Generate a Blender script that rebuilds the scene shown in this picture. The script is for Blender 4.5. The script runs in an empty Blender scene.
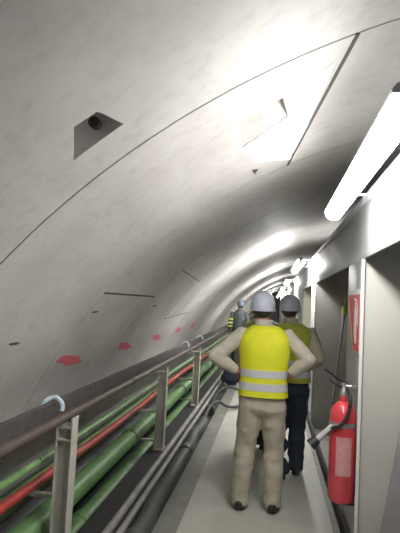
import bpy, bmesh, math, random
from mathutils import Vector, Matrix, noise
random.seed(5)
D = bpy.data
COL = bpy.context.scene.collection
R = math.radians

# ------------------------------------------------------------------ materials
def mat(name, col, rough=.6, metal=0., var=.0, vscale=6., bump=0., bscale=40., emit=0., col2=None, coat=0.):
    m = D.materials.new(name); m.use_nodes = True
    nt = m.node_tree; b = nt.nodes['Principled BSDF']
    b.inputs['Base Color'].default_value = (*col, 1)
    b.inputs['Roughness'].default_value = rough
    b.inputs['Metallic'].default_value = metal
    if coat: b.inputs['Coat Weight'].default_value = coat
    if emit:
        b.inputs['Emission Color'].default_value = (*col, 1)
        b.inputs['Emission Strength'].default_value = emit
        return m
    tc = nt.nodes.new('ShaderNodeTexCoord')
    if var or col2:
        n = nt.nodes.new('ShaderNodeTexNoise'); n.inputs['Scale'].default_value = vscale
        n.inputs['Detail'].default_value = 6; n.inputs['Roughness'].default_value = .6
        nt.links.new(tc.outputs['Object'], n.inputs['Vector'])
        r = nt.nodes.new('ShaderNodeValToRGB')
        c2 = col2 or tuple(max(0, c * (1 - var)) for c in col)
        r.color_ramp.elements[0].position = .32; r.color_ramp.elements[0].color = (*c2, 1)
        r.color_ramp.elements[1].position = .62; r.color_ramp.elements[1].color = (*col, 1)
        nt.links.new(n.outputs['Fac'], r.inputs['Fac'])
        nt.links.new(r.outputs['Color'], b.inputs['Base Color'])
    if bump:
        n2 = nt.nodes.new('ShaderNodeTexNoise'); n2.inputs['Scale'].default_value = bscale
        n2.inputs['Detail'].default_value = 4
        nt.links.new(tc.outputs['Object'], n2.inputs['Vector'])
        bp = nt.nodes.new('ShaderNodeBump'); bp.inputs['Strength'].default_value = bump
        bp.inputs['Distance'].default_value = .01
        nt.links.new(n2.outputs['Fac'], bp.inputs['Height'])
        nt.links.new(bp.outputs['Normal'], b.inputs['Normal'])
    return m

def concrete():
    m = D.materials.new('segment_concrete'); m.use_nodes = True
    nt = m.node_tree; N = nt.nodes; L = nt.links; b = N['Principled BSDF']
    b.inputs['Roughness'].default_value = .62
    tc = N.new('ShaderNodeTexCoord')
    def nz(scale, det, vec, rough=.6):
        n = N.new('ShaderNodeTexNoise'); n.inputs['Scale'].default_value = scale
        n.inputs['Detail'].default_value = det; n.inputs['Roughness'].default_value = rough
        L.new(vec, n.inputs['Vector']); return n
    mp = N.new('ShaderNodeMapping'); mp.inputs['Scale'].default_value = (1, .6, 1)
    L.new(tc.outputs['Object'], mp.inputs['Vector'])
    a = nz(1.6, 7, mp.outputs['Vector']); c = nz(14, 5, tc.outputs['Object'])
    r1 = N.new('ShaderNodeValToRGB')
    r1.color_ramp.elements[0].position = .33; r1.color_ramp.elements[0].color = (.44, .41, .40, 1)
    r1.color_ramp.elements[1].position = .68; r1.color_ramp.elements[1].color = (.60, .575, .55, 1)
    L.new(a.outputs['Fac'], r1.inputs['Fac'])
    r2 = N.new('ShaderNodeValToRGB')
    r2.color_ramp.elements[0].position = .28; r2.color_ramp.elements[0].color = (.82, .82, .82, 1)
    r2.color_ramp.elements[1].position = .5; r2.color_ramp.elements[1].color = (1, 1, 1, 1)
    L.new(c.outputs['Fac'], r2.inputs['Fac'])
    mx = N.new('ShaderNodeMix'); mx.data_type = 'RGBA'; mx.blend_type = 'MULTIPLY'
    mx.inputs['Factor'].default_value = .8
    L.new(r1.outputs['Color'], mx.inputs[6]); L.new(r2.outputs['Color'], mx.inputs[7])
    L.new(mx.outputs[2], b.inputs['Base Color'])
    bp = N.new('ShaderNodeBump'); bp.inputs['Strength'].default_value = .15; bp.inputs['Distance'].default_value = .01
    L.new(c.outputs['Fac'], bp.inputs['Height']); L.new(bp.outputs['Normal'], b.inputs['Normal'])
    return m

M = dict(
 conc=concrete(),
 white=mat('patch_white', (.88, .87, .84), .5, var=.05),
 seal=mat('joint_gasket', (.09, .085, .085), .9),
 paintred=mat('red_spray_paint', (.80, .16, .22), .6, var=.2, vscale=30),
 plate=mat('walkway_plate', (.52, .51, .455), .55, var=.12, vscale=3, bump=.1),
 deck=mat('deck_steel', (.27, .27, .24), .6, var=.25, vscale=5, bump=.1),
 dark=mat('dark_surface', (.045, .042, .045), .8, var=.3),  # shared dark tone for deck edge, kick strip and invert
 panel=mat('painted_panel', (.37, .38, .375), .45, var=.06, vscale=2),
 cream=mat('cream_panel', (.56, .535, .49), .5, var=.05, vscale=2),
 greyp=mat('grey_brown_panel', (.40, .375, .36), .4, var=.12, vscale=3),
 warm=mat('pale_yellow_panel', (.66, .64, .50), .5, var=.08),
 board=mat('grey_board', (.34, .32, .33), .6, var=.15, vscale=4),
 rim=mat('white_trim', (.80, .79, .75), .4),
 steelw=mat('pale_grey_paint', (.62, .59, .53), .5, var=.18, vscale=9),
 rust=mat('brown_steel', (.115, .08, .068), .55, var=.35, vscale=12),
 boardp=mat('dark_brown_board', (.10, .085, .083), .7, var=.35, vscale=14),
 darkbar=mat('dark_steel', (.06, .052, .05), .6, var=.3),
 green=mat('green_pipe_paint', (.17, .33, .12), .45, var=.35, vscale=7, bump=.08),
 greenp=mat('pale_green_pipe_paint', (.24, .42, .17), .4, var=.3, vscale=7),
 redp=mat('red_hose', (.55, .055, .05), .45, var=.3, vscale=8),
 orange=mat('orange_red_hose', (.48, .11, .05), .45, var=.3, vscale=8),
 hose=mat('grey_hose', (.085, .085, .085), .55, var=.25),
 lightrod=mat('worn_grey_conduit', (.36, .35, .33), .5, var=.3),
 clamp=mat('bluish_plastic', (.68, .83, .95), .2, coat=.5),
 housing=mat('lamp_housing', (.42, .43, .46), .4, var=.05),
 cap=mat('lamp_end_cap', (.72, .71, .76), .4),
 glow=mat('lamp_diffuser', (1., 1., .965), .4, emit=31.), glow2=mat('far_lamp_diffuser', (1., 1., .965), .4, emit=50.),
 ext=mat('extinguisher_red', (.72, .065, .085), .3, var=.08, coat=.3),
 extlab=mat('extinguisher_label', (.66, .33, .33), .5, var=.15, vscale=25),
 black=mat('black_rubber', (.025, .025, .028), .5),
 chrome=mat('dull_metal', (.55, .55, .55), .35, metal=.8),
 greytube=mat('grey_tube', (.52, .51, .50), .45),
 signred=mat('sign_red', (.66, .05, .10), .45),
 signor=mat('sign_orange', (.80, .34, .16), .45),
 signw=mat('sign_white', (.82, .80, .77), .45),
 skin=mat('skin', (.52, .27, .20), .5, var=.1, vscale=12),
 hair=mat('dark_hair', (.06, .05, .045), .7, var=.4, vscale=60),
 shirt=mat('beige_shirt', (.60, .55, .46), .85, var=.12, vscale=9, bump=.25, bscale=14),
 shirt2=mat('olive_shirt', (.47, .45, .33), .85, var=.12, vscale=9),
 dshirt=mat('dark_jacket', (.10, .115, .11), .85, var=.2, vscale=9),
 vest=mat('yellow_vest', (.86, .86, .03), .7, var=.10, vscale=8, bump=.25, bscale=12),
 vest2=mat('olive_yellow_vest', (.42, .45, .06), .7, var=.12, vscale=8),
 vest3=mat('green_vest', (.33, .45, .12), .7, var=.12, vscale=8),
 band=mat('silver_band', (.66, .66, .70), .35, var=.08, vscale=40),
 band2=mat('grey_band', (.50, .51, .54), .4),
 tan=mat('tan_trousers', (.50, .45, .36), .85, var=.13, vscale=7, bump=.35, bscale=10),
 navy=mat('dark_trousers', (.035, .045, .07), .85, var=.25, vscale=8),
 shoe=mat('black_shoe', (.025, .025, .03), .4),
 helmet=mat('grey_helmet', (.60, .62, .73), .35, coat=.2),
 helmet2=mat('grey_helmet_dull', (.50, .52, .58), .4),
 helmetb=mat('blue_grey_helmet', (.14, .18, .23), .4),
 eye=mat('eye', (.75, .73, .70), .2),
 hazard=mat('lime_stripe', (.75, .80, .10), .5),
)

# ------------------------------------------------------------------ mesh helpers
def ob(name, bm, m, parent=None, smooth=None, mats=None):
    me = D.meshes.new(name)
    bmesh.ops.recalc_face_normals(bm, faces=bm.faces)
    bm.to_mesh(me); bm.free()
    for k in (mats or [m]): me.materials.append(M[k])
    if smooth is not None:
        for p in me.polygons: p.use_smooth = True
        me.set_sharp_from_angle(angle=R(smooth))
    o = D.objects.new(name, me); COL.objects.link(o)
    if parent: o.parent = parent
    return o
def tag(o, label=None, cat=None, group=None, kind=None):
    if label: o['label'] = label
    if cat: o['category'] = cat
    if group: o['group'] = group
    if kind: o['kind'] = kind
    return o
def empty(name, loc=(0, 0, 0), label=None, cat=None, group=None):
    o = D.objects.new(name, None); COL.objects.link(o); o.location = loc
    o.empty_display_size = .1
    return tag(o, label, cat, group)
def copy_tree(o, parent=None):
    c = o.copy(); COL.objects.link(c)
    if parent: c.parent = parent
    for ch in o.children: copy_tree(ch, c)
    return c
def box(bm, a, b, bev=0., mi=0):
    r = bmesh.ops.create_cube(bm, size=1)
    vs = r['verts']
    for v in vs:
        v.co = Vector([(a[i] + b[i]) / 2 + v.co[i] * (b[i] - a[i]) for i in range(3)])
    fs = list({f for v in vs for f in v.link_faces})
    for f in fs: f.material_index = mi
    if bev:
        es = list({e for v in vs for e in v.link_edges})
        bmesh.ops.bevel(bm, geom=es, offset=bev, segments=2, affect='EDGES', profile=.5)
    return vs
def frame(t, up=Vector((0, 0, 1))):
    t = t.normalized()
    if abs(t.dot(up)) > .98: up = Vector((0, 1, 0))
    u = up.cross(t).normalized(); return u, t.cross(u).normalized()
def tube(bm, pts, rad, seg=14, caps=True, mi=0, up=Vector((0, 0, 1)), dome=False):
    pts = [Vector(p) for p in pts]
    if not isinstance(rad, (list, tuple)): rad = [rad] * len(pts)
    rings = []
    P = list(pts); RR = list(rad)
    if dome:
        def rr(x): return x if isinstance(x, (int, float)) else sum(x) / 2
        def sc(x, k): return x * k if isinstance(x, (int, float)) else (x[0] * k, x[1] * k)
        t0 = (P[0] - P[1]).normalized(); t1 = (P[-1] - P[-2]).normalized()
        pre = [(P[0] + t0 * rr(RR[0]) * s, sc(RR[0], c)) for s, c in ((.97, .25), (.8, .6), (.45, .89))]
        post = [(P[-1] + t1 * rr(RR[-1]) * s, sc(RR[-1], c)) for s, c in ((.45, .89), (.8, .6), (.97, .25))]
        P = [a for a, _ in pre] + P + [a for a, _ in post]
        RR = [b for _, b in pre] + RR + [b for _, b in post]
    n = len(P)
    for i, p in enumerate(P):
        t = P[min(i + 1, n - 1)] - P[max(i - 1, 0)]
        u, w = frame(t, up)
        r = RR[i]; ru, rw = (r, r) if isinstance(r, (int, float)) else r
        rings.append([bm.verts.new(p + u * math.cos(a) * ru + w * math.sin(a) * rw)
                      for a in [2 * math.pi * k / seg for k in range(seg)]])
    for a, b in zip(rings, rings[1:]):
        for k in range(seg):
            f = bm.faces.new((a[k], a[(k + 1) % seg], b[(k + 1) % seg], b[k])); f.material_index = mi
    if caps:
        for rg in (rings[0], rings[-1]):
            f = bm.faces.new(rg); f.material_index = mi
    return rings
def lathe(bm, prof, c=(0, 0, 0), seg=32, mi=0, sx=1., sy=1.):
    c = Vector(c); rings = []
    for r, z in prof:
        rings.append([bm.verts.new(c + Vector((math.cos(2 * math.pi * k / seg) * max(r, 1e-4) * sx, math.sin(2 * math.pi * k / seg) * max(r, 1e-4) * sy, z))) for k in range(seg)])
    for a, b in zip(rings, rings[1:]):
        for k in range(seg):
            f = bm.faces.new((a[k], a[(k + 1) % seg], b[(k + 1) % seg], b[k])); f.material_index = mi
    for rg in (rings[0], rings[-1]):
        bm.faces.new(rg).material_index = mi
def smooth_path(pts, n=8):
    P = [Vector(p) for p in pts]; P = [P[0]] + P + [P[-1]]; out = []
    for i in range(1, len(P) - 2):
        a, b, c, d = P[i - 1:i + 3]
        for k in range(n):
            t = k / n
            out.append(.5 * ((2 * b) + (-a + c) * t + (2 * a - 5 * b + 4 * c - d) * t * t + (-a + 3 * b - 3 * c + d) * t ** 3))
    out.append(P[-2]); return out
def apply_mods(o):
    dg = bpy.context.evaluated_depsgraph_get(); dg.update()
    me = D.meshes.new_from_object(o.evaluated_get(dg), depsgraph=dg)
    o.modifiers.clear(); old = o.data; o.data = me; D.meshes.remove(old)
def blob(name, bm, m, parent, voxel=.012, smooth=4, wrinkle=0., wf=9.):
    """fuse overlapping closed shapes to one continuous skin"""
    o = ob(name, bm, m, parent)
    md = o.modifiers.new('r', 'REMESH'); md.mode = 'VOXEL'; md.voxel_size = voxel
    ms = o.modifiers.new('s', 'SMOOTH'); ms.iterations = smooth; ms.factor = .5
    apply_mods(o); o.data.name = name
    if wrinkle:
        o.data.calc_loop_triangles()
        nrm = [v.normal.copy() for v in o.data.vertices]
        for v, n in zip(o.data.vertices, nrm):
            p = v.co
            d = noise.noise(Vector((p.x * wf, p.y * wf, p.z * wf * 1.6))) + .5 * noise.noise(Vector((p.x * wf * 2.2 + 5, p.y * wf * 2.2, p.z * wf * 3)))
            v.co = p + n * d * wrinkle
    for p in o.data.polygons: p.use_smooth = True
    return o

# ------------------------------------------------------------------ tunnel lining
CX, CZ, RT = 1.485, -.561, 3.463
JO, JL = 1.87, 1.5                      # first ring joint and ring length
def lp(th, y, r=RT):
    return Vector((CX + r * math.cos(R(th)), y, CZ + r * math.sin(R(th))))
def lining(name, t0, t1, y0=-4.13, y1=46.87):
    ths = [t0 + (t1 - t0) * k / max(1, round((t1 - t0) / 1.5)) for k in range(max(1, round((t1 - t0) / 1.5)) + 1)]
    ys = [(y0, 0.)]
    j = JO + JL * math.ceil((y0 + .1 - JO) / JL)
    while j < y1 - .1:
        ys += [(j - .007, 0.), (j - .005, .016), (j + .005, .016), (j + .007, 0.), (j + JL / 2, 0.)]
        j += JL
    ys.append((y1, 0.))
    bm = bmesh.new()
    inner = [[bm.verts.new(lp(t, y, RT + d)) for t in ths] for y, d in ys]
    outer = [[bm.verts.new(lp(t, y, RT + .35)) for t in ths] for y, d in ys]
    n = len(ths)
    for i in range(len(ys) - 1):
        for k in range(n - 1):
            bm.faces.new((inner[i][k], inner[i][k + 1], inner[i + 1][k + 1], inner[i + 1][k]))
            bm.faces.new((outer[i][k], outer[i + 1][k], outer[i + 1][k + 1], outer[i][k + 1]))
        for k in (0, n - 1):
            bm.faces.new((inner[i][k], inner[i + 1][k], outer[i + 1][k], outer[i][k]))
    for i in (0, len(ys) - 1):
        for k in range(n - 1):
            bm.faces.new((inner[i][k], inner[i][k + 1], outer[i][k + 1], outer[i][k]))
    o = ob(name, bm, 'conc', smooth=20)
    return tag(o, kind='structure')
TS = 139.8
ceil = lining('ceiling', 15, TS)
wall = lining('wall_left', TS, 188)
tag(ceil, 'curved grey precast concrete tunnel lining overhead'); tag(wall, 'lower left side of the curved concrete tunnel lining')

def cut(target, outer, inner, depth):
    """wedge pocket: polygon on the lining, back polygon sunk by its own depths"""
    bm = bmesh.new()
    a = [bm.verts.new(lp(t, y, RT - .05)) for t, y in outer]
    b = [bm.verts.new(lp(t, y, RT + d)) for (t, y), d in zip(inner, depth)]
    bm.faces.new(a); bm.faces.new(b)
    for k in range(len(a)):
        q = (k + 1) % len(a); bm.faces.new((a[k], a[q], b[q], b[k]))
    c = ob('cutter', bm, 'conc')
    md = target.modifiers.new('b', 'BOOLEAN'); md.object = c; md.operation = 'DIFFERENCE'; md.solver = 'EXACT'
    apply_mods(target); me = c.data; D.objects.remove(c); D.meshes.remove(me)
cut(ceil, [(127.85, 1.452), (126.3, 1.46), (125.65, 1.645), (129.4, 1.64)],
          [(127.8, 1.475), (126.5, 1.48), (125.9, 1.636), (129.1, 1.632)], [.07, .07, .14, .14])
cut(ceil, [(118.95, 2.205), (115.1, 2.19), (114.5, 2.46), (119.1, 2.60)],
          [(118.7, 2.215), (115.4, 2.20), (114.7, 2.45), (118.9, 2.59)], [.11, .11, .004, .004])
cut(ceil, [(118.4, 3.09), (117.65, 3.14), (118.1, 3.235)], [(118.4, 3.09), (117.65, 3.14), (118.1, 3.235)], [.05, .05, .05])
for p in ceil.data.polygons: p.use_smooth = True
ceil.data.set_sharp_from_angle(angle=R(20))

def disc_on(t, y, r, depth, th, name, m, parent):
    bm = bmesh.new(); p = lp(t, y, RT + depth); nrm = (lp(t, y, 0) - p).normalized()
    tube(bm, [p, p + nrm * th], r, seg=20)
    return ob(name, bm, m, parent, smooth=30)
bm = bmesh.new(); tube(bm, [(-.634, 1.610, 2.247), (-.634, 1.645, 2.247)], .020, seg=20); ob('bolt_hole', bm, 'black', ceil, smooth=30)
disc_on(115.9, 2.26, .022, .092, .016, 'bolt_hole', 'seal', ceil)

def strip_on(name, a, b, w, m, parent, proud=.003, n=10):
    """thin strip lying on the lining from (theta,y) to (theta,y)"""
    bm = bmesh.new(); rows = []
    for k in range(n + 1):
        t = a[0] + (b[0] - a[0]) * k / n; y = a[1] + (b[1] - a[1]) * k / n
        du = b[1] - a[1]; dv = (b[0] - a[0]) * math.pi / 180 * RT; L = math.hypot(du, dv)
        oy = -dv / L * w / 2; ot = du / L * w / 2 / RT * 180 / math.pi
        rows.append([bm.verts.new(lp(t + s * ot, y + s * oy, RT - h)) for s, h in ((-1, -.004), (-1, proud), (1, proud), (1, -.004))])
    for r0, r1 in zip(rows, rows[1:]):
        for k in range(3): bm.faces.new((r0[k], r0[k + 1], r1[k + 1], r1[k]))
    for r0 in (rows[0], rows[-1]): bm.faces.new(r0)
    return ob(name, bm, m, parent)
strip_on('joint_gasket', (110.4, JO + .006), (114.2, JO + JL), .018, 'seal', ceil)
strip_on('joint_gasket', (TS + .02, 3.375), (TS + .02, 4.86), .016, 'seal', ceil)
strip_on('joint_gasket', (133.5, 4.88), (134.5, 6.36), .010, 'seal', ceil)
strip_on('joint_gasket', (145.5, 6.38), (144.2, 7.86), .010, 'seal', wall)

def patch_on(name, t, y, lt, ly, m, parent, seed, n=36, slant=.0):
    """irregular thin paint / grout mark following the lining"""
    bm = bmesh.new(); rnd = random.Random(seed)
    top = []; bot = []
    for k in range(n):
        a = 2 * math.pi * k / n; q = 1 + .16 * math.sin(2 * a + seed) + .08 * math.sin(5 * a + seed * 2) + rnd.uniform(-.04, .04)
        dy = math.cos(a) * ly * q; dt = math.sin(a) * lt * q + slant * math.cos(a)
        dt = dt * 180 / math.pi / RT
        top.append(bm.verts.new(lp(t + dt, y + dy, RT - .003))); bot.append(bm.verts.new(lp(t + dt, y + dy, RT + .004)))
    bm.faces.new(top); bm.faces.new(bot)
    for k in range(n): bm.faces.new((top[k], top[(k + 1) % n], bot[(k + 1) % n], bot[k]))
    return ob(name, bm, m, parent)
for i, (t, y) in enumerate([(150.5, 3.734), (150.75, 5.23), (150.72, 6.734), (150.27, 8.203), (149.9, 9.7)]):
    o = patch_on('paint_mark', t, y, (.045, .05, .05, .055, .06)[i], (.28, .24, .22, .2, .2)[i], 'paintred', wall, i, slant=.03)
    o['label'] = 'red spray paint dash on the concrete'
for i, (t, y, lt, ly) in enumerate([(146.2, 2.60, .012, .05), (142.8, 3.51, .010, .06), (141.9, 5.25, .01, .09)]):
    patch_on('grout_mark', t, y, lt, ly, 'seal', wall, 20 + i)

def sheet_on(name, pts, m, parent, proud=.003, n=14):
    """four-cornered thin sheet on the lining"""
    bm = bmesh.new(); g = {}
    for q, h in ((0, proud), (1, -.004)):
        for i in range(n + 1):
            for k in range(n + 1):
                u, v = i / n, k / n
                c = [(pts[0][a] * (1 - u) + pts[1][a] * u) * (1 - v) + (pts[3][a] * (1 - u) + pts[2][a] * u) * v for a in (0, 1)]
                g[q, i, k] = bm.verts.new(lp(c[0], c[1], RT - h))
    for q in (0, 1):
        for i in range(n):
            for k in range(n): bm.faces.new((g[q, i, k], g[q, i + 1, k], g[q, i + 1, k + 1], g[q, i, k + 1]))
    for i in range(n):
        bm.faces.new((g[0, i, 0], g[0, i + 1, 0], g[1, i + 1, 0], g[1, i, 0])); bm.faces.new((g[0, i, n], g[0, i + 1, n], g[1, i + 1, n], g[1, i, n]))
        bm.faces.new((g[0, 0, i], g[0, 0, i + 1], g[1, 0, i + 1], g[1, 0, i])); bm.faces.new((g[0, n, i], g[0, n, i + 1], g[1, n, i + 1], g[1, n, i]))
    return ob(name, bm, m, parent, smooth=30)
PATCH = [(115.05, 2.19), (111.6, 2.05), (113.6, 3.28), (114.45, 2.50)]  # corners of the whiter sheet laid over the lining
o = sheet_on('white_patch', PATCH, 'white', ceil); o['label'] = 'white patch beside the dark joint'
o = sheet_on('white_patch', [(118.9, 2.62), (114.55, 2.48), (113.7, 3.28), (118.0, 2.95)], 'white', ceil); o['label'] = 'white patch below the bolt pocket'

# end of the tunnel and the pit floor
bm = bmesh.new(); box(bm, (-2.6, 46.6, -1.2), (5.4, 46.8, 3.2)); tag(ob('wall_back', bm, 'rim'), 'far end of the tunnel', kind='structure')
bm = bmesh.new(); box(bm, (-1.95, -4, -.62), (4.9, 46.6, -.5)); tag(ob('floor', bm, 'dark'), 'dark tunnel invert below the deck', kind='structure')
# deck: steel tray on beams
bm = bmesh.new()
box(bm, (-.79, -4, -.06), (.60, 45, -.022)); box(bm, (-1.31, -4, -.5), (-1.24, 45, -.06)); box(bm, (.50, -4, -.5), (.58, 45, -.06))
tag(ob('floor_deck', bm, 'deck'), 'grey steel deck under the walkway', kind='structure').name = 'floor.001'

bm = bmesh.new(); box(bm, (-1.30, -4, -.06), (-.79, 45, -.022)); tag(ob('trim_4', bm, 'dark'), 'dark edge of the deck under the railing', kind='structure')  # deck strip under the railing, coloured darker than the rest

# walkway plates
root = empty('walkway', (-.045, 0, -.022), 'long pale flat walkway of butted plates the men stand on', 'walkway')
bm = bmesh.new()
box(bm, (-.565, -3, 0), (.565, 3.0, .022), .003); ob('plate', bm, 'plate', root)
y = 3.004
while y < 40:
    bm = bmesh.new(); box(bm, (-.565, y, 0), (.565, y + 5.996, .022), .003); ob('plate', bm, 'plate', root); y += 6.0

# ------------------------------------------------------------------ gantry side wall (right)
XW = .60
bm = bmesh.new()
def wbox(y0, y1, z0, z1, x1=.62): box(bm, (XW, y0, z0), (x1, y1, z1), .004)
wbox(-4, 45, 1.995, 2.36)                  # header band
wbox(3.515, 4.14, -.022, 1.995)            # pier with the sign
wbox(7.2, 7.95, -.022, 1.995)
wbox(10.2, 45, -.022, 1.995)
wbox(-4, .9, -.022, 1.995)
tag(ob('wall_right', bm, 'panel', smooth=30), 'pale panelled side of the equipment gantry', kind='structure')
def sbox(name, a, b, m, label, bev=.003):
    bm = bmesh.new(); box(bm, a, b, bev); return tag(ob(name, bm, m, smooth=30), label, kind='structure')
sbox('wall_right.001', (.62, 3.515, -.022), (2.2, 3.56, 2.36), 'cream', 'cream cross partition inside the near opening')
sbox('wall_right.002', (.62, 7.2, -.022), (2.2, 7.25, 2.36), 'greyp', 'grey brown cross partition in the second opening')
sbox('wall_right.003', (.62, 10.2, -.022), (2.2, 10.25, 2.36), 'warm', 'pale yellow cross partition in the third opening')
sbox('wall_right.004', (2.2, -4, -.022), (2.26, 45, 2.36), 'panel', 'back wall of the gantry bays')
sbox('ceiling.001', (.62, -4, 2.30), (2.2, 45, 2.36), 'panel', 'roof of the gantry bays')
sbox('floor.002', (.60, -4, -.06), (2.26, 45, -.022), 'deck', 'floor of the gantry bays')
sbox('trim_1', (.59, 3.49, -.022), (.612, 3.514, 1.993), 'rim', 'white edge strip of the near opening')
sbox('trim_2', (.588, 7.205, -.022), (.599, 7.30, 1.993), 'rim', 'white edge strip of the second opening')
sbox('baseboard_right', (.575, 3.52, -.022), (.599, 7.9, .10), 'dark', 'dark kick strip along the gantry foot')
sbox('trim_3', (.57, -4, 2.36), (.66, 45, 2.40), 'housing', 'grey lip along the gantry top')

# leaning grey board behind the near opening
bm = bmesh.new(); box(bm, (0, -.012, 0), (.75, .012, 2.2), .003)
b_ = ob('board', bm, 'board', smooth=30); b_.location = (.70, 3.43, -.022); b_.rotation_euler = (R(-1.2), R(9.5), 0)
tag(b_, 'grey board leaning inside the near opening at the right edge', 'board')

# ------------------------------------------------------------------ fluorescent fittings
def make_light():
    root = empty('ceiling_light', (0, 0, 0))
    bm = bmesh.new()
    prof = [(-.043, .028), (-.043, .042), (-.028, .060), (.028, .060), (.043, .042), (.043, .028)]
    L = .885
    a = [bm.verts.new((x, -L, z)) for x, z in prof]; b = [bm.verts.new((x, L, z)) for x, z in prof]
    bm.faces.new(a); bm.faces.new(b)
    for k in range(6): bm.faces.new((a[k], a[(k + 1) % 6], b[(k + 1) % 6], b[k]))
    ob('housing', bm, 'housing', root)
    bm = bmesh.new(); rings = []
    for yy in (-L + .02, L - .02):
        rings.append([bm.verts.new((.053 * math.cos(t), yy, .05 * math.sin(t))) for t in [math.pi * .80 + (math.pi * 1.40) * k / 12 for k in range(13)]])
    for k in range(12): bm.faces.new((rings[0][k], rings[0][k + 1], rings[1][k + 1], rings[1][k]))
    bm.faces.new(rings[0]); bm.faces.new(rings[1]); bm.faces.new((rings[0][0], rings[0][-1], rings[1][-1], rings[1][0]))
    ob('diffuser', bm, 'glow', root, smooth=40)
    for s in (-1, 1):
        bm = bmesh.new(); y0, y1 = sorted((s * (L - .02), s * (L - .008)))
        box(bm, (-.022, y0 - .006, -.02), (.022, y1 + .006, .028), .006); ob('end_cap', bm, 'cap', root, smooth=30)
    for s in (-1, 1):
        bm = bmesh.new()
        box(bm, (-.02, s * .6 - .015, .055), (.27, s * .6 + .015, .063)); box(bm, (.255, s * .6 - .015, .055), (.263, s * .6 + .015, .15))
        ob('bracket', bm, 'housing', root)
    return root
LY = [2.36, 7.8, 13.2, 18.9, 24.6, 30.4, 36.2]
LB = ['brightest and nearest fluorescent light fitting at the upper right',
      'second fluorescent light along the tunnel, above the rear hard hats',
      'third fluorescent light along the tunnel, just beyond the second',
      'fourth fluorescent light along the tunnel, small and round looking',
      'fifth fluorescent light along the tunnel, a small bright dot',
      'sixth fluorescent light along the tunnel, a tiny bright dot',
      'farthest fluorescent light, deepest in the tunnel']
lt0 = make_light()
for i, y in enumerate(LY):
    o = lt0 if i == 0 else copy_tree(lt0)
    o.location = (.363, y, 2.255)
    if i == 1:
        for c in o.children:
            if c.name.startswith('diffuser'): c.data = c.data.copy(); c.data.materials[0] = M['glow2']; far_mesh = c.data
    elif i > 1:
        for c in o.children:
            if c.name.startswith('diffuser'): c.data = far_mesh
    tag(o, LB[i], 'light', 'fluorescent lights along the gantry')

# ------------------------------------------------------------------ railing
def make_post():
    root = empty('railing_post')
    bm = bmesh.new(); box(bm, (.043, -.05, 0), (.052, .05, .91), .002); box(bm, (-.052, -.05, 0), (-.043, .05, .842), .002)
    ob('flange', bm, 'steelw', root)
    bm = bmesh.new(); box(bm, (-.043, -.005, 0), (.043, .005, .842)); ob('web', bm, 'steelw', root)
    bm = bmesh.new(); box(bm, (-.043, -.048, .77), (.043, .048, .78)); ob('stiffener', bm, 'steelw', root)
    bm = bmesh.new(); box(bm, (-.13, -.05, .842), (.042, .05, .862), .003); ob('cap_plate', bm, 'steelw', root)
    bm = bmesh.new(); box(bm, (-.055, -.08, 0), (.055, .08, .014), .003)
    for sx in (-1, 1):
        for sy in (-1, 1): tube(bm, [(sx * .04, sy * .065, .012), (sx * .04, sy * .065, .03)], .011, seg=6)
    ob('base_plate', bm, 'steelw', root)
    bm = bmesh.new()
    box(bm, (-.30, .050, .38), (-.04, .085, .404)); ob('pipe_bracket', bm, 'steelw', root)
    bm = bmesh.new(); box(bm, (-.33, .050, .06), (-.04, .085, .082)); ob('pipe_bracket', bm, 'steelw', root)
    return root
p0 = make_post()
for i, (x, y, lab) in enumerate([(-1.235, 3.05, 'nearest pale grey steel railing post at the bottom left'),
                                 (-1.185, 5.62, 'middle grey steel railing post in front of the green pipes'),
                                 (-1.165, 8.1, "far pale steel railing post beside the front man's left elbow"),
                                 ]):
    o = p0 if i == 0 else copy_tree(p0)
    o.location = (x, y, -.022); tag(o, lab, 'post', 'railing posts')

def run(name, pts, r, m, label, cat, group=None, seg=18):
    bm = bmesh.new(); tube(bm, pts, r, seg=seg)
    o = ob(name, bm, m, smooth=50)
    return tag(o, label, cat, group)
def longrun(name, x, z, r, m, label, cat, y0=-2, y1=40, coup=None, step=3., cm=None, first=1.2, wob=0.):
    root = empty(name, (x, 0, z), label, cat)
    bm = bmesh.new(); n = 44
    pts = [(wob * math.sin(k * 1.1 + x * 9), y0 + (y1 - y0) * k / n, wob * math.sin(k * .8 + x * 5)) for k in range(n + 1)]
    tube(bm, pts, r, seg=20); ob('pipe', bm, m, root, smooth=50)
    if coup:
        y = first
        while y < 18:
            bm = bmesh.new()
            tube(bm, [(0, y - .07, 0), (0, y - .03, 0), (0, y + .03, 0), (0, y + .07, 0)], [r + coup * .5, r + coup, r + coup, r + coup * .5], seg=20)
            ob('coupling', bm, cm or m, root, smooth=40); y += step
    return root
longrun('handrail', -1.255, .882, .030, 'rust', 'round brown steel handrail running along the tops of the posts', 'handrail', coup=.008, step=4, first=4.6)
bm = bmesh.new(); box(bm, (-1.335, -2, .87), (-1.305, 40, .985), .004)
o = ob('rail_board', bm, 'boardp'); tag(o, 'flat dark board behind the round handrail', 'rail')
bm = bmesh.new(); box(bm, (-1.40, -2, .79), (-1.375, 40, .868), .003)
o = ob('rail_bar', bm, 'darkbar'); tag(o, 'dark square bar under the round handrail', 'rail')
longrun('hose', -1.40, .60, .022, 'greenp', 'thin pale green line above the red hose', 'pipe', wob=.004, coup=.006, step=1.9)
longrun('hose', -1.45, .43, .030, 'redp', 'red hose running behind the posts', 'hose', wob=.01, coup=.006, step=2.6, cm='orange')
longrun('pipe', -1.43, .17, .085, 'green', 'thick bright green pipe below the red hose', 'pipe', coup=.016, step=3., first=2.3)
longrun('pipe', -1.66, .26, .06, 'greenp', 'pale green pipe against the lining behind the red hose', 'pipe', coup=.012, step=3., first=1.4)
longrun('pipe', -1.41, -.13, .075, 'green', 'lowest green pipe beside the deck edge', 'pipe', coup=.014, step=3., first=.9)
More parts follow.
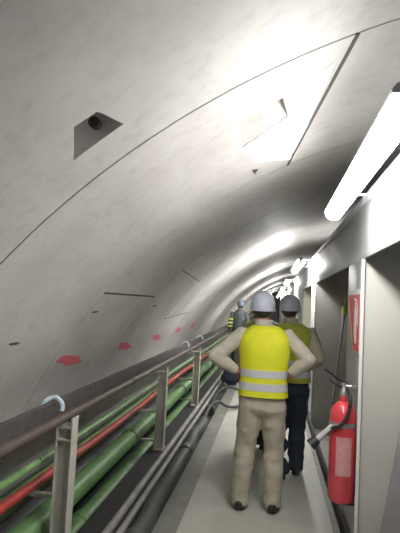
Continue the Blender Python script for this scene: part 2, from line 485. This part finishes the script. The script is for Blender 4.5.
longrun('pipe', -1.68, .05, .07, 'hose', 'dark pipe low against the lining', 'pipe', coup=.01, step=3., first=1.9)
# things lying on the deck beside the walkway
longrun('cable', -.845, .05, .068, 'hose', 'thick dark grey hose lying on the deck beside the walkway', 'hose', y0=-1, y1=6.8, wob=.012, coup=.01, step=2.1, first=3.3)
longrun('conduit', -.985, .008, .026, 'lightrod', 'worn grey conduit on the deck next to the thick dark hose', 'conduit', y0=-1, y1=12)
longrun('conduit', -1.07, .012, .030, 'lightrod', 'worn grey conduit on the deck nearest the railing posts', 'conduit', y0=-1, y1=12)
run('cable', smooth_path([(-.845, 6.82, .05), (-.82, 7.2, .15), (-.74, 7.55, .17), (-.60, 7.8, .06), (-.45, 8.1, .035), (-.4, 9, .028)]), .022, 'hose', 'thin dark hose curling off the thick hose towards the walkway', 'hose')
run('cable', smooth_path([(-.90, 8.3, .0), (-.84, 8.5, .14), (-.72, 8.7, .20), (-.55, 8.9, .15), (-.42, 9.2, .05), (-.34, 10, .0225)]), .02, 'hose', 'thin dark hose arching off the deck behind the front man', 'hose')
# shiny loops over the handrail
def clip(y, s, label):
    root = empty('clip', (-1.302, y, .955), label, 'clip', 'clips on the handrail')
    bm = bmesh.new()
    tube(bm, [(.052 * math.cos(a), 0, .052 * math.sin(a)) for a in [R(-20 + 220 * k / 14) for k in range(15)]], [(.011, .005)] * 15, seg=8, up=Vector((0, 1, 0)))
    ob('band', bm, 'clamp', root, smooth=50)
    bm = bmesh.new(); box(bm, (-.002, -.010, .045), (.026, .010, .064), .005); ob('catch', bm, 'clamp', root, smooth=50)
    root.scale = (s, s, s); root.rotation_euler = (0, 0, R(25))
clip(2.96, 1.15, 'bluish white clip on the handrail above the nearest post')
clip(7.72, 1.05, 'bluish white clip on the handrail just left of the far post')
clip(9.3, 1.05, 'bluish white clip on the handrail beyond the far post')

# ------------------------------------------------------------------ fire extinguisher
ex = empty('fire_extinguisher', (.509, 3.57, .36), 'large red fire extinguisher with hose and horn hanging on the pier', 'fire extinguisher')
bm = bmesh.new()
lathe(bm, [(.0, .006), (.055, 0), (.078, .012), (.087, .035), (.087, .55), (.084, .585), (.072, .625), (.045, .652), (.026, .662), (.026, .70), (.0, .70)], seg=40)
ob('cylinder', bm, 'ext', ex, smooth=35)
bm = bmesh.new(); seg = 14; rr = []
for rad_ in (.0885, .0865):
    rr.append([[bm.verts.new((rad_ * math.sin(R(-34 + 68 * k / seg)), -rad_ * math.cos(R(-34 + 68 * k / seg)), z)) for k in range(seg + 1)] for z in (.19, .44)])
for k in range(seg):
    bm.faces.new((rr[0][0][k], rr[0][0][k + 1], rr[0][1][k + 1], rr[0][1][k]))
    bm.faces.new((rr[1][0][k], rr[1][1][k], rr[1][1][k + 1], rr[1][0][k + 1]))
for z in (0, 1):
    for k in range(seg): bm.faces.new((rr[0][z][k], rr[1][z][k], rr[1][z][k + 1], rr[0][z][k + 1]))
for k in (0, seg): bm.faces.new((rr[0][0][k], rr[0][1][k], rr[1][1][k], rr[1][0][k]))
o = ob('sticker', bm, 'extlab', ex, smooth=40); o['label'] = 'faded pinkish white label'
bm = bmesh.new(); lathe(bm, [(.0, .70), (.024, .70), (.024, .735), (.017, .745), (.017, .79), (.0, .79)], seg=20)
tube(bm, [(0, 0, .765), (.062, -.01, .765)], .012, seg=12)
lathe(bm, [(.0, -.01), (.022, -.01), (.022, .01), (0, .01)], (.066, -.014, .765), seg=16)
v = ob('valve', bm, 'chrome', ex, smooth=35); v['label'] = 'dull metal valve with gauge'
bm = bmesh.new()
tube(bm, [(.02, 0, .785), (-.03, -.005, .80), (-.09, -.012, .845), (-.135, -.018, .872)], [(.012, .006)] * 4, seg=10)
tube(bm, [(.01, 0, .755), (-.04, -.005, .762), (-.10, -.012, .80)], [(.011, .005)] * 3, seg=10)
h = ob('handle', bm, 'black', ex, smooth=50); h['label'] = 'dark squeeze lever'
bm = bmesh.new()
tube(bm, smooth_path([(.02, -.02, .75), (.03, -.10, .70), (.015, -.112, .60), (-.03, -.108, .52), (-.085, -.06, .49)]), .012, seg=12)
ob('hose', bm, 'black', ex, smooth=50)
bm = bmesh.new(); tube(bm, [(-.075, -.055, .505), (-.175, -.06, .405)], [.017, .022], seg=16)
hn = ob('horn', bm, 'greytube', ex, smooth=50); hn['label'] = 'pale grey discharge tube'
bm = bmesh.new(); tube(bm, [(-.168, -.0595, .412), (-.185, -.06, .395), (-.215, -.062, .368)], [.024, .033, .040], seg=18)
ob('horn_mouth', bm, 'black', hn, smooth=50)
bm = bmesh.new(); lathe(bm, [(.0872, .50), (.0900, .50), (.0900, .53), (.0872, .53)], seg=36); box(bm, (.084, -.02, .46), (.0905, .02, .57))
ob('mounting_strap', bm, 'chrome', ex, smooth=35)
bm = bmesh.new(); box(bm, (.0, -.03, -.012), (.0905, .03, .0)); box(bm, (.084, -.03, -.012), (.0905, .03, .12)); ob('bracket', bm, 'black', ex)

# ------------------------------------------------------------------ sign above it
sg = empty('sign', (.596, 3.80, 1.36), 'red fire extinguisher sign with a white pictogram on the pier', 'sign')
def poly(bm, pts, x0, x1):       # pts = (y,z) in the sign plane
    a = [bm.verts.new((x0, y, z)) for y, z in pts]; b = [bm.verts.new((x1, y, z)) for y, z in pts]
    bm.faces.new(a); bm.faces.new(b)
    for k in range(len(a)): bm.faces.new((a[k], a[(k + 1) % len(a)], b[(k + 1) % len(b)], b[k]))
bm = bmesh.new(); poly(bm, [(.31, .43), (-.265, .43), (-.265, -.005), (-.03, -.005)], -.003, .003); ob('backing', bm, 'signw', sg)
bm = bmesh.new(); poly(bm, [(.285, .395), (-.255, .395), (-.255, .0), (-.02, .0)], -.0055, -.003); ob('red_field', bm, 'signred', sg)
bm = bmesh.new(); poly(bm, [(.285, .395), (.225, .395), (-.055, .0), (-.02, .0)], -.0065, -.0054); o = ob('orange_edge', bm, 'signor', sg)
bm = bmesh.new()
cyl = [(-.06, .05), (-.06, .27)] + [(-.0 - .06 + .06 - .06 * math.cos(R(a)), .27 + .045 * math.sin(R(a))) for a in range(15, 180, 15)] + [(.06, .27), (.06, .12), (.0, .05)]
poly(bm, [(y - .10, z) for y, z in cyl], -.0068, -.0054)
poly(bm, [(-.125, .31), (-.125, .345), (-.075, .345), (-.075, .31)], -.0068, -.0054)
poly(bm, [(-.15, .345), (-.15, .36), (-.02, .375), (-.02, .355)], -.0068, -.0054)
poly(bm, [(-.165, .34), (-.19, .32), (-.205, .18), (-.19, .18), (-.178, .31), (-.15, .335)], -.0068, -.0054)
ob('pictogram', bm, 'signw', sg)

# rod, and the vest's reflection modelled as a small lime block, in the second opening
rd = empty('rod', (.86, 6.9, -.022), 'thin pale rod leaning inside the second opening', 'rod')
bm = bmesh.new(); tube(bm, [(-.06, 0, .0), (.13, .1, 1.80)], .014, seg=10); ob('shaft', bm, 'lightrod', rd, smooth=50)
bm = bmesh.new(); box(bm, (.075, .045, 1.60), (.12, .075, 1.70), .006); o = ob('tag', bm, 'hazard', rd); o['label'] = 'small lime block for the vest reflection'  # solid block stands in for the yellow vest mirrored in the panel

# ------------------------------------------------------------------ people (local: +Y is where they face, away from the lens)
def person(name, loc, label, rot=0, P=None, vox=.009):
    """P: joints and garments"""
    root = empty(name, loc, label, 'person'); root.rotation_euler = (0, 0, R(rot))
    hx, hy = P.get('head', (0, .0)); hz = 1.60
    yaw = P.get('yaw', 0)
    V = Vector
    # arms: (shoulder, elbow, wrist)
    arms = P['arms']; feet = P['feet']; hips = P.get('hips', .092)
    # --- body
    bm = bmesh.new()
    tube(bm, [(0, .0, .93), (0, 0, .99), (0, .0, 1.10), (0, -.005, 1.25), (hx * .2, -.01, 1.36), (hx * .4, -.005, 1.43)],
         [(.085, .125), (.09, .13), (.095, .135), (.10, .15), (.085, .155), (.06, .09)], seg=24, dome=True, up=V((1, 0, 0)))
    tube(bm, [(hx * .4, -.005, 1.40), (hx * .8, .012, 1.50), (hx, .02, 1.56)], [.062, .055, .055], seg=18, dome=True)
    # head: skull, jaw, nose, ears
    Hm = Matrix.Translation((hx, hy + .02, hz)) @ Matrix.Rotation(R(yaw), 4, 'Z')
    def hp(*p): return Hm @ V(p)
    def ell(c, r):
        q = bmesh.ops.create_uvsphere(bm, u_segments=22, v_segments=14, radius=1)
        for v in q['verts']: v.co = Hm @ V((c[0] + v.co.x * r[0], c[1] + v.co.y * r[1], c[2] + v.co.z * r[2]))
    ell((0, -.005, .035), (.076, .096, .088)); ell((0, .03, -.035), (.060, .066, .075))
    ell((0, .055, -.085), (.032, .032, .024))
    ell((0, .098, -.015), (.013, .020, .012)); ell((0, .090, .012), (.010, .014, .03))
    ell((0, .082, -.052), (.026, .016, .008)); ell((0, .080, .035), (.05, .018, .010))
    for s in (-1, 1): ell((s * .077, -.005, .0), (.010, .022, .033))
    # arms with hands
    for s, (sh, el, wr, kn, fin) in zip((-1, 1), arms):
        sh, el, wr, kn = map(V, (sh, el, wr, kn))
        tube(bm, [sh * .8 + V((0, 0, .28)), sh, sh.lerp(el, .5), el], [.05, .050, .043, .038], seg=14, dome=True)
        tube(bm, [el, el.lerp(wr, .35), wr], [.038, .040, .027], seg=14, dome=True)
        d = (kn - wr); across = V(fin['across']).normalized()
        pm = wr.lerp(kn, .55)
        tube(bm, [wr, pm, kn], [.026, .030, .028], seg=12, dome=True)
        for q in (-.5, .5): tube(bm, [wr.lerp(kn, .2) + across * q * .028, kn + across * q * .05], [.016, .015], seg=10, dome=True)
        for k, ln in enumerate((.92, 1.06, 1., .78)):
            b0 = kn + across * (.036 - .024 * k)
            p1 = b0 + V(fin['d1']) * .042 * ln; p2 = p1 + V(fin['d2']) * .028 * ln; p3 = p2 + V(fin['d3']) * .02 * ln
            tube(bm, [b0 - d * .12, b0, p1, p2, p3], [.0105, .0105, .0095, .0088, .008], seg=10, dome=True)
        tb = wr.lerp(kn, .3) + across * .025; td = V(fin['thumb']).normalized()
        tube(bm, [tb, tb + td * .035, tb + (td * .9 + V(fin['d1']) * .35).normalized() * .066], [.013, .0115, .0095], seg=10, dome=True)
    # legs and feet
    for s, (fx, fy, kx, ky) in zip((-1, 1), feet):
        tube(bm, [(s * hips, 0, .88), (s * hips * 1.03, .0, .76), (kx, ky + .012, .47), (kx * .5 + fx * .5, ky * .5 + fy * .5 - .02, .32), (fx, fy, .09)],
             [.080, .076, .052, .050, .038], seg=16, dome=True)
        tube(bm, [(fx, fy - .035, .045), (fx + s * .012, fy + .07, .038), (fx + s * .028, fy + .15, .030)], [(.032, .034), (.040, .028), (.040, .018)], seg=14, dome=True)
    body = blob('body', bm, 'skin', root, voxel=.0065, smooth=3)
    # eyes
    for s in (-1, 1):
        bm = bmesh.new(); q = bmesh.ops.create_uvsphere(bm, u_segments=12, v_segments=8, radius=.0115)
        for v in q['verts']: v.co = Hm @ (v.co + V((s * .03, .080, .012)))
        ob('eye', bm, 'eye', root, smooth=60)
    # hair below the hat
    bm = bmesh.new()
    q = bmesh.ops.create_uvsphere(bm, u_segments=28, v_segments=18, radius=1)
    for v in q['verts']: v.co = Hm @ V((v.co.x * .082, -.012 + v.co.y * .098, .020 + v.co.z * .098))
    bmesh.ops.bisect_plane(bm, geom=bm.verts[:] + bm.edges[:] + bm.faces[:], plane_co=Hm @ V((0, .03, 0)), plane_no=(Hm.to_3x3() @ V((0, 1, -.55))).normalized(), clear_outer=True)
    bmesh.ops.holes_fill(bm, edges=bm.edges[:], sides=0)
    ob('hair', bm, 'hair', root, smooth=60)
    # shirt
    bm = bmesh.new()
    tube(bm, [(0, .0, .90), (0, 0, 1.0), (0, 0, 1.12), (0, -.005, 1.26), (hx * .2, -.01, 1.375), (hx * .4, -.005, 1.45), (hx * .6, 0, 1.49)],
         [(.125, .172), (.120, .168), (.120, .170), (.125, .185), (.108, .185), (.078, .115), (.062, .068)], seg=28, up=V((1, 0, 0)))
    for s, (sh, el, wr, kn, fin) in zip((-1, 1), arms):
        sh, el, wr = map(V, (sh, el, wr))
        tube(bm, [sh * .62 + V((0, 0, .5)), sh, sh.lerp(el, .5), el], [.068, .070, .064, .058], seg=18, dome=True)
        tube(bm, [el, el.lerp(wr, .4), el.lerp(wr, .92)], [.058, .058, .044], seg=18, dome=False)
    blob('shirt', bm, P['shirt'], root, voxel=.011, smooth=3, wrinkle=.006, wf=11)
    # collar
    bm = bmesh.new(); cb = V((hx * .55, .004, 1.475))
    lathe(bm, [(.069, 0), (.074, 0), (.070, .045), (.064, .048), (.062, .044)], cb, seg=26, sy=1.05); ob('collar', bm, P['shirt'], root, smooth=60)
    # trousers
    bm = bmesh.new()
    tube(bm, [(0, 0, .82), (0, 0, .90), (0, 0, .99)], [(.100, .150), (.128, .183), (.120, .172)], seg=28, up=V((1, 0, 0)), dome=False)
    tube(bm, [(-.07, -.01, .83), (.07, -.01, .83)], [.115, .115], seg=20, dome=True)
    for s, (fx, fy, kx, ky) in zip((-1, 1), feet):
        tube(bm, [(s * hips, 0, .90), (s * hips * 1.04, -.004, .80), (s * hips * .6 + kx * .4, ky * .4, .68), (kx, ky + .008, .48), (kx * .55 + fx * .45, ky * .5 + fy * .5 - .015, .30), (fx, fy - .005, .12), (fx, fy - .004, .035)],
             [.100, .102, .098, .086, .080, .074, .078], seg=20)
    blob('trousers', bm, P['pants'], root, voxel=.011, smooth=3, wrinkle=.011, wf=9)
    # shoes
    for s, (fx, fy, kx, ky) in zip((-1, 1), feet):
        bm = bmesh.new()
        tube(bm, [(fx, fy - .055, .045), (fx, fy, .048), (fx + s * .014, fy + .09, .042), (fx + s * .03, fy + .165, .034)], [(.040, .042), (.043, .050), (.050, .040), (.048, .028)], seg=18, dome=True)
        tube(bm, [(fx, fy - .06, .010), (fx + s * .006, fy + .02, .010), (fx + s * .016, fy + .10, .010), (fx + s * .03, fy + .18, .010)], [(.042, .010), (.043, .010), (.052, .010), (.046, .010)], seg=18, dome=True)
        blob('shoe', bm, 'shoe', root, voxel=.007, smooth=2)
    # vest with bands
    if P.get('vest'):
        zs = [(.905, .205, .150, 0), (.95, .200, .150, 0), (1.05, .190, .147, 0), (1.15, .197, .150, 0), (1.26, .210, .156, -.005), (1.34, .214, .150, -.010), (1.385, .206, .138, -.012), (1.42, .182, .120, -.011), (1.45, .142, .100, -.009), (1.475, .105, .082, -.004)]
        def prof(z):
            for a, b in zip(zs, zs[1:]):
                if z <= b[0]:
                    t = (z - a[0]) / (b[0] - a[0]); return [a[k] + (b[k] - a[k]) * t for k in range(4)]
            return zs[-1]
        def vr(bm, z, off, n=44):
            _, rx, ry, cy = prof(z); e = 2.5; out = []
            for k in range(n):
                a = 2 * math.pi * k / n; c, s_ = math.cos(a), math.sin(a)
                x = (rx + off) * math.copysign(abs(c) ** (2 / e), c); y = cy + (ry + off) * math.copysign(abs(s_) ** (2 / e), s_)
                w = .006 * math.sin(a * 5 + z * 9) * (1.3 - min(1, (z - .9) * 2.2))
                out.append(bm.verts.new((x * (1 + w), y * (1 + w) , z + (hx * 0))))
            return out
        def shell(bm, zz, o1, o2):
            A = [vr(bm, z, o1) for z in zz]; B = [vr(bm, z, o2) for z in zz]
            n = len(A[0])
            for X in (A, B):
                for a, b in zip(X, X[1:]):
                    for k in range(n): bm.faces.new((a[k], a[(k + 1) % n], b[(k + 1) % n], b[k]))
            for a, b in ((A[0], B[0]), (A[-1], B[-1])):
                for k in range(n): bm.faces.new((a[k], a[(k + 1) % n], b[(k + 1) % n], b[k]))
        bm = bmesh.new(); shell(bm, [.905 + .0285 * k for k in range(21)], 0, -.006)
        vs = ob('vest', bm, P['vest'], root, smooth=60)
        for z in P.get('bandz', (.955, 1.06)):
            bm = bmesh.new(); shell(bm, [z, z + .03, z + .06], .0025, -.002)
            bo = ob('reflective_band', bm, P.get('band', 'band'), vs, smooth=60)
    # helmet
    ht = Matrix.Translation((hx, hy + .012, hz)) @ Matrix.Rotation(R(yaw), 4, 'Z') @ Matrix.Rotation(R(P.get('tilt', 4)), 4, 'X')
    bm = bmesh.new()
    lathe(bm, [(.103, .0), (.104, .02), (.104, .045), (.1, .075), (.091, .104), (.076, .128), (.055, .146), (.028, .157), (.0, .160)], seg=40, sy=1.2)
    for s in (-.028, 0, .028):   # ridges over the crown
        tube(bm, [(s, .118 * math.cos(R(a)) , .02 + .137 * math.sin(R(a)) - abs(s) * .12) for a in range(25, 156, 10)], .006, seg=8)
    bm.transform(ht); hb = ob('helmet', bm, P['helmet'], root, smooth=40)
    bm = bmesh.new()
    pk = []
    for k in range(13):
        a = R(180 * k / 12); pk.append((math.cos(a), math.sin(a)))
    top = [[bm.verts.new((c * rx, s_ * ry + .02, z)) for c, s_ in pk] for rx, ry, z in ((.104, .114, .020), (.106, .166, .004), (.106, .166, -.002), (.104, .114, .010))]
    for a, b in zip(top, top[1:] + [top[0]]):
        for k in range(12): bm.faces.new((a[k], a[k + 1], b[k + 1], b[k]))
    for k in (0, 12): bm.faces.new([t[k] for t in top])
    bm.transform(ht); ob('peak', bm, P['helmet'], hb, smooth=40)
    bm = bmesh.new(); lathe(bm, [(.100, -.002), (.107, -.002), (.109, .006), (.106, .012), (.100, .012)], seg=40, sy=1.2); bm.transform(ht); ob('rim', bm, P['helmet'], hb, smooth=40)
    return root

def hips_arm(s, el, wr=(.215, -.01, 1.085), sh=(.185, -.01, 1.395)):
    kn = (s * (wr[0] - .012), wr[1] + .082, wr[2] - .028)
    return ((s * sh[0], sh[1], sh[2]), (s * el[0], el[1], el[2]), (s * wr[0], wr[1], wr[2]), kn,
            dict(across=(0, .25, 1), d1=(-s * .25, .9, -.25), d2=(-s * .75, .62, -.2), d3=(-s * .9, .3, -.15), thumb=(-s * .35, -.75, .25)))
def down_arm(s, out=.25, back=-.02):
    return ((s * .185, -.01, 1.395), (s * out, back - .02, 1.11), (s * (out + .01), back + .05, .86), (s * (out + .005), back + .075, .775),
            dict(across=(0, 1, .1), d1=(-s * .15, .1, -1), d2=(-s * .35, .25, -.9), d3=(-s * .5, .4, -.75), thumb=(-s * .1, .8, -.55)))

person('person', (-.045, 4.22, .003), 'person in bright yellow reflective vest and tan trousers standing nearest with hands on hips', P=dict(
    head=(-.03, 0), arms=(hips_arm(-1, (.405, -.09, 1.205)), hips_arm(1, (.352, -.09, 1.225))),
    feet=((-.150, -.02, -.125, .02), (.110, -.02, .108, .02)), shirt='shirt', pants='tan', vest='vest', helmet='helmet', tilt=3))
person('person', (.205, 5.12, .003), 'person in olive vest and dark trousers, right elbow bent out, beside the grey pier', P=dict(
    head=(-.025, .0), yaw=-14, arms=(hips_arm(-1, (.34, -.09, 1.20)), hips_arm(1, (.262, -.12, 1.15), wr=(.19, .03, 1.04))),
    feet=((-.045, -.10, -.05, .0), (.090, .06, .09, .05)), shirt='shirt2', pants='navy', vest='vest2', band='band2', helmet='helmet2', tilt=2))
person('person', (-.10, 5.95, .003), 'person in green vest and dark trousers, mostly hidden behind the yellow vest', P=dict(
    head=(.03, .0), arms=(down_arm(-1), down_arm(1)),
    feet=((-.10, 0, -.10, .02), (.06, 0, .07, .02)), shirt='shirt2', pants='navy', vest='vest3', band='band2', helmet='helmet2', tilt=2))
pd = person('person', (-.90, 14.2, -.02), 'farthest person, dark jacket with lime arm stripes and blue-grey hard hat', P=dict(
    head=(.03, .0), arms=(down_arm(-1), down_arm(1)),
    feet=((-.10, 0, -.10, .02), (.10, 0, .09, .02)), shirt='dshirt', pants='navy', helmet='helmetb', tilt=2))

for z in (1.02, 1.12, 1.22):
    bm = bmesh.new(); c = Vector((-.185, -.01, 1.395)).lerp(Vector((-.25, -.04, 1.11)), (1.395 - z) / .285) if z > 1.11 else Vector((-.252, -.02, z))
    lathe(bm, [(.060, -.02), (.074, -.02), (.074, .02), (.060, .02)], c, seg=20); o = ob('arm_stripe', bm, 'hazard', pd, smooth=50)
# dark bag on the deck
bg = empty('bag', (-.80, 10.4, -.022), 'dark slumped bag on the deck behind the front left elbow', 'bag')
bm = bmesh.new()
tube(bm, [(0, 0, .03), (.01, 0, .10), (.0, .01, .22), (-.02, .02, .32)], [(.15, .11), (.19, .13), (.16, .11), (.09, .06)], seg=20, dome=True, up=Vector((0, 1, 0)))
blob('sack', bm, 'navy', bg, voxel=.012, smooth=2, wrinkle=.02, wf=9)
bm = bmesh.new(); tube(bm, [(-.07 + .06 * math.cos(a) + .05, .02, .36 + .08 * math.sin(a)) for a in [R(180 * k / 10) for k in range(11)]], .01, seg=8); ob('strap', bm, 'black', bg, smooth=60)

# ------------------------------------------------------------------ camera
Mw = [[0.9884857081623076, -0.04142982622784405, 0.14553203859491629], [0.14211768146661785, -0.07599348245089983, -0.9869283435181796], [0.051947756192298605, 0.9962472384522406, -0.06923056046913155]]
cam = D.cameras.new('camera'); co = D.objects.new('camera', cam); COL.objects.link(co)
m4 = Matrix([r + [t] for r, t in zip(Mw, (0, 0, 1.65))] + [[0, 0, 0, 1]])
co.matrix_world = m4
cam.sensor_fit = 'VERTICAL'; cam.sensor_height = 24; cam.lens = 24 * 500 / 533
cam.clip_start = .05
sc = bpy.context.scene; sc.camera = co
w = D.worlds.new('tunnel_air'); sc.world = w; w.use_nodes = True
w.node_tree.nodes['Background'].inputs['Color'].default_value = (.8, .85, .9, 1)
w.node_tree.nodes['Background'].inputs['Strength'].default_value = .25
sc.view_settings.view_transform = 'Standard'; sc.view_settings.look = 'None'; sc.view_settings.gamma = 1
sc.view_settings.use_curve_mapping = False
sc.view_settings.exposure = 0.74
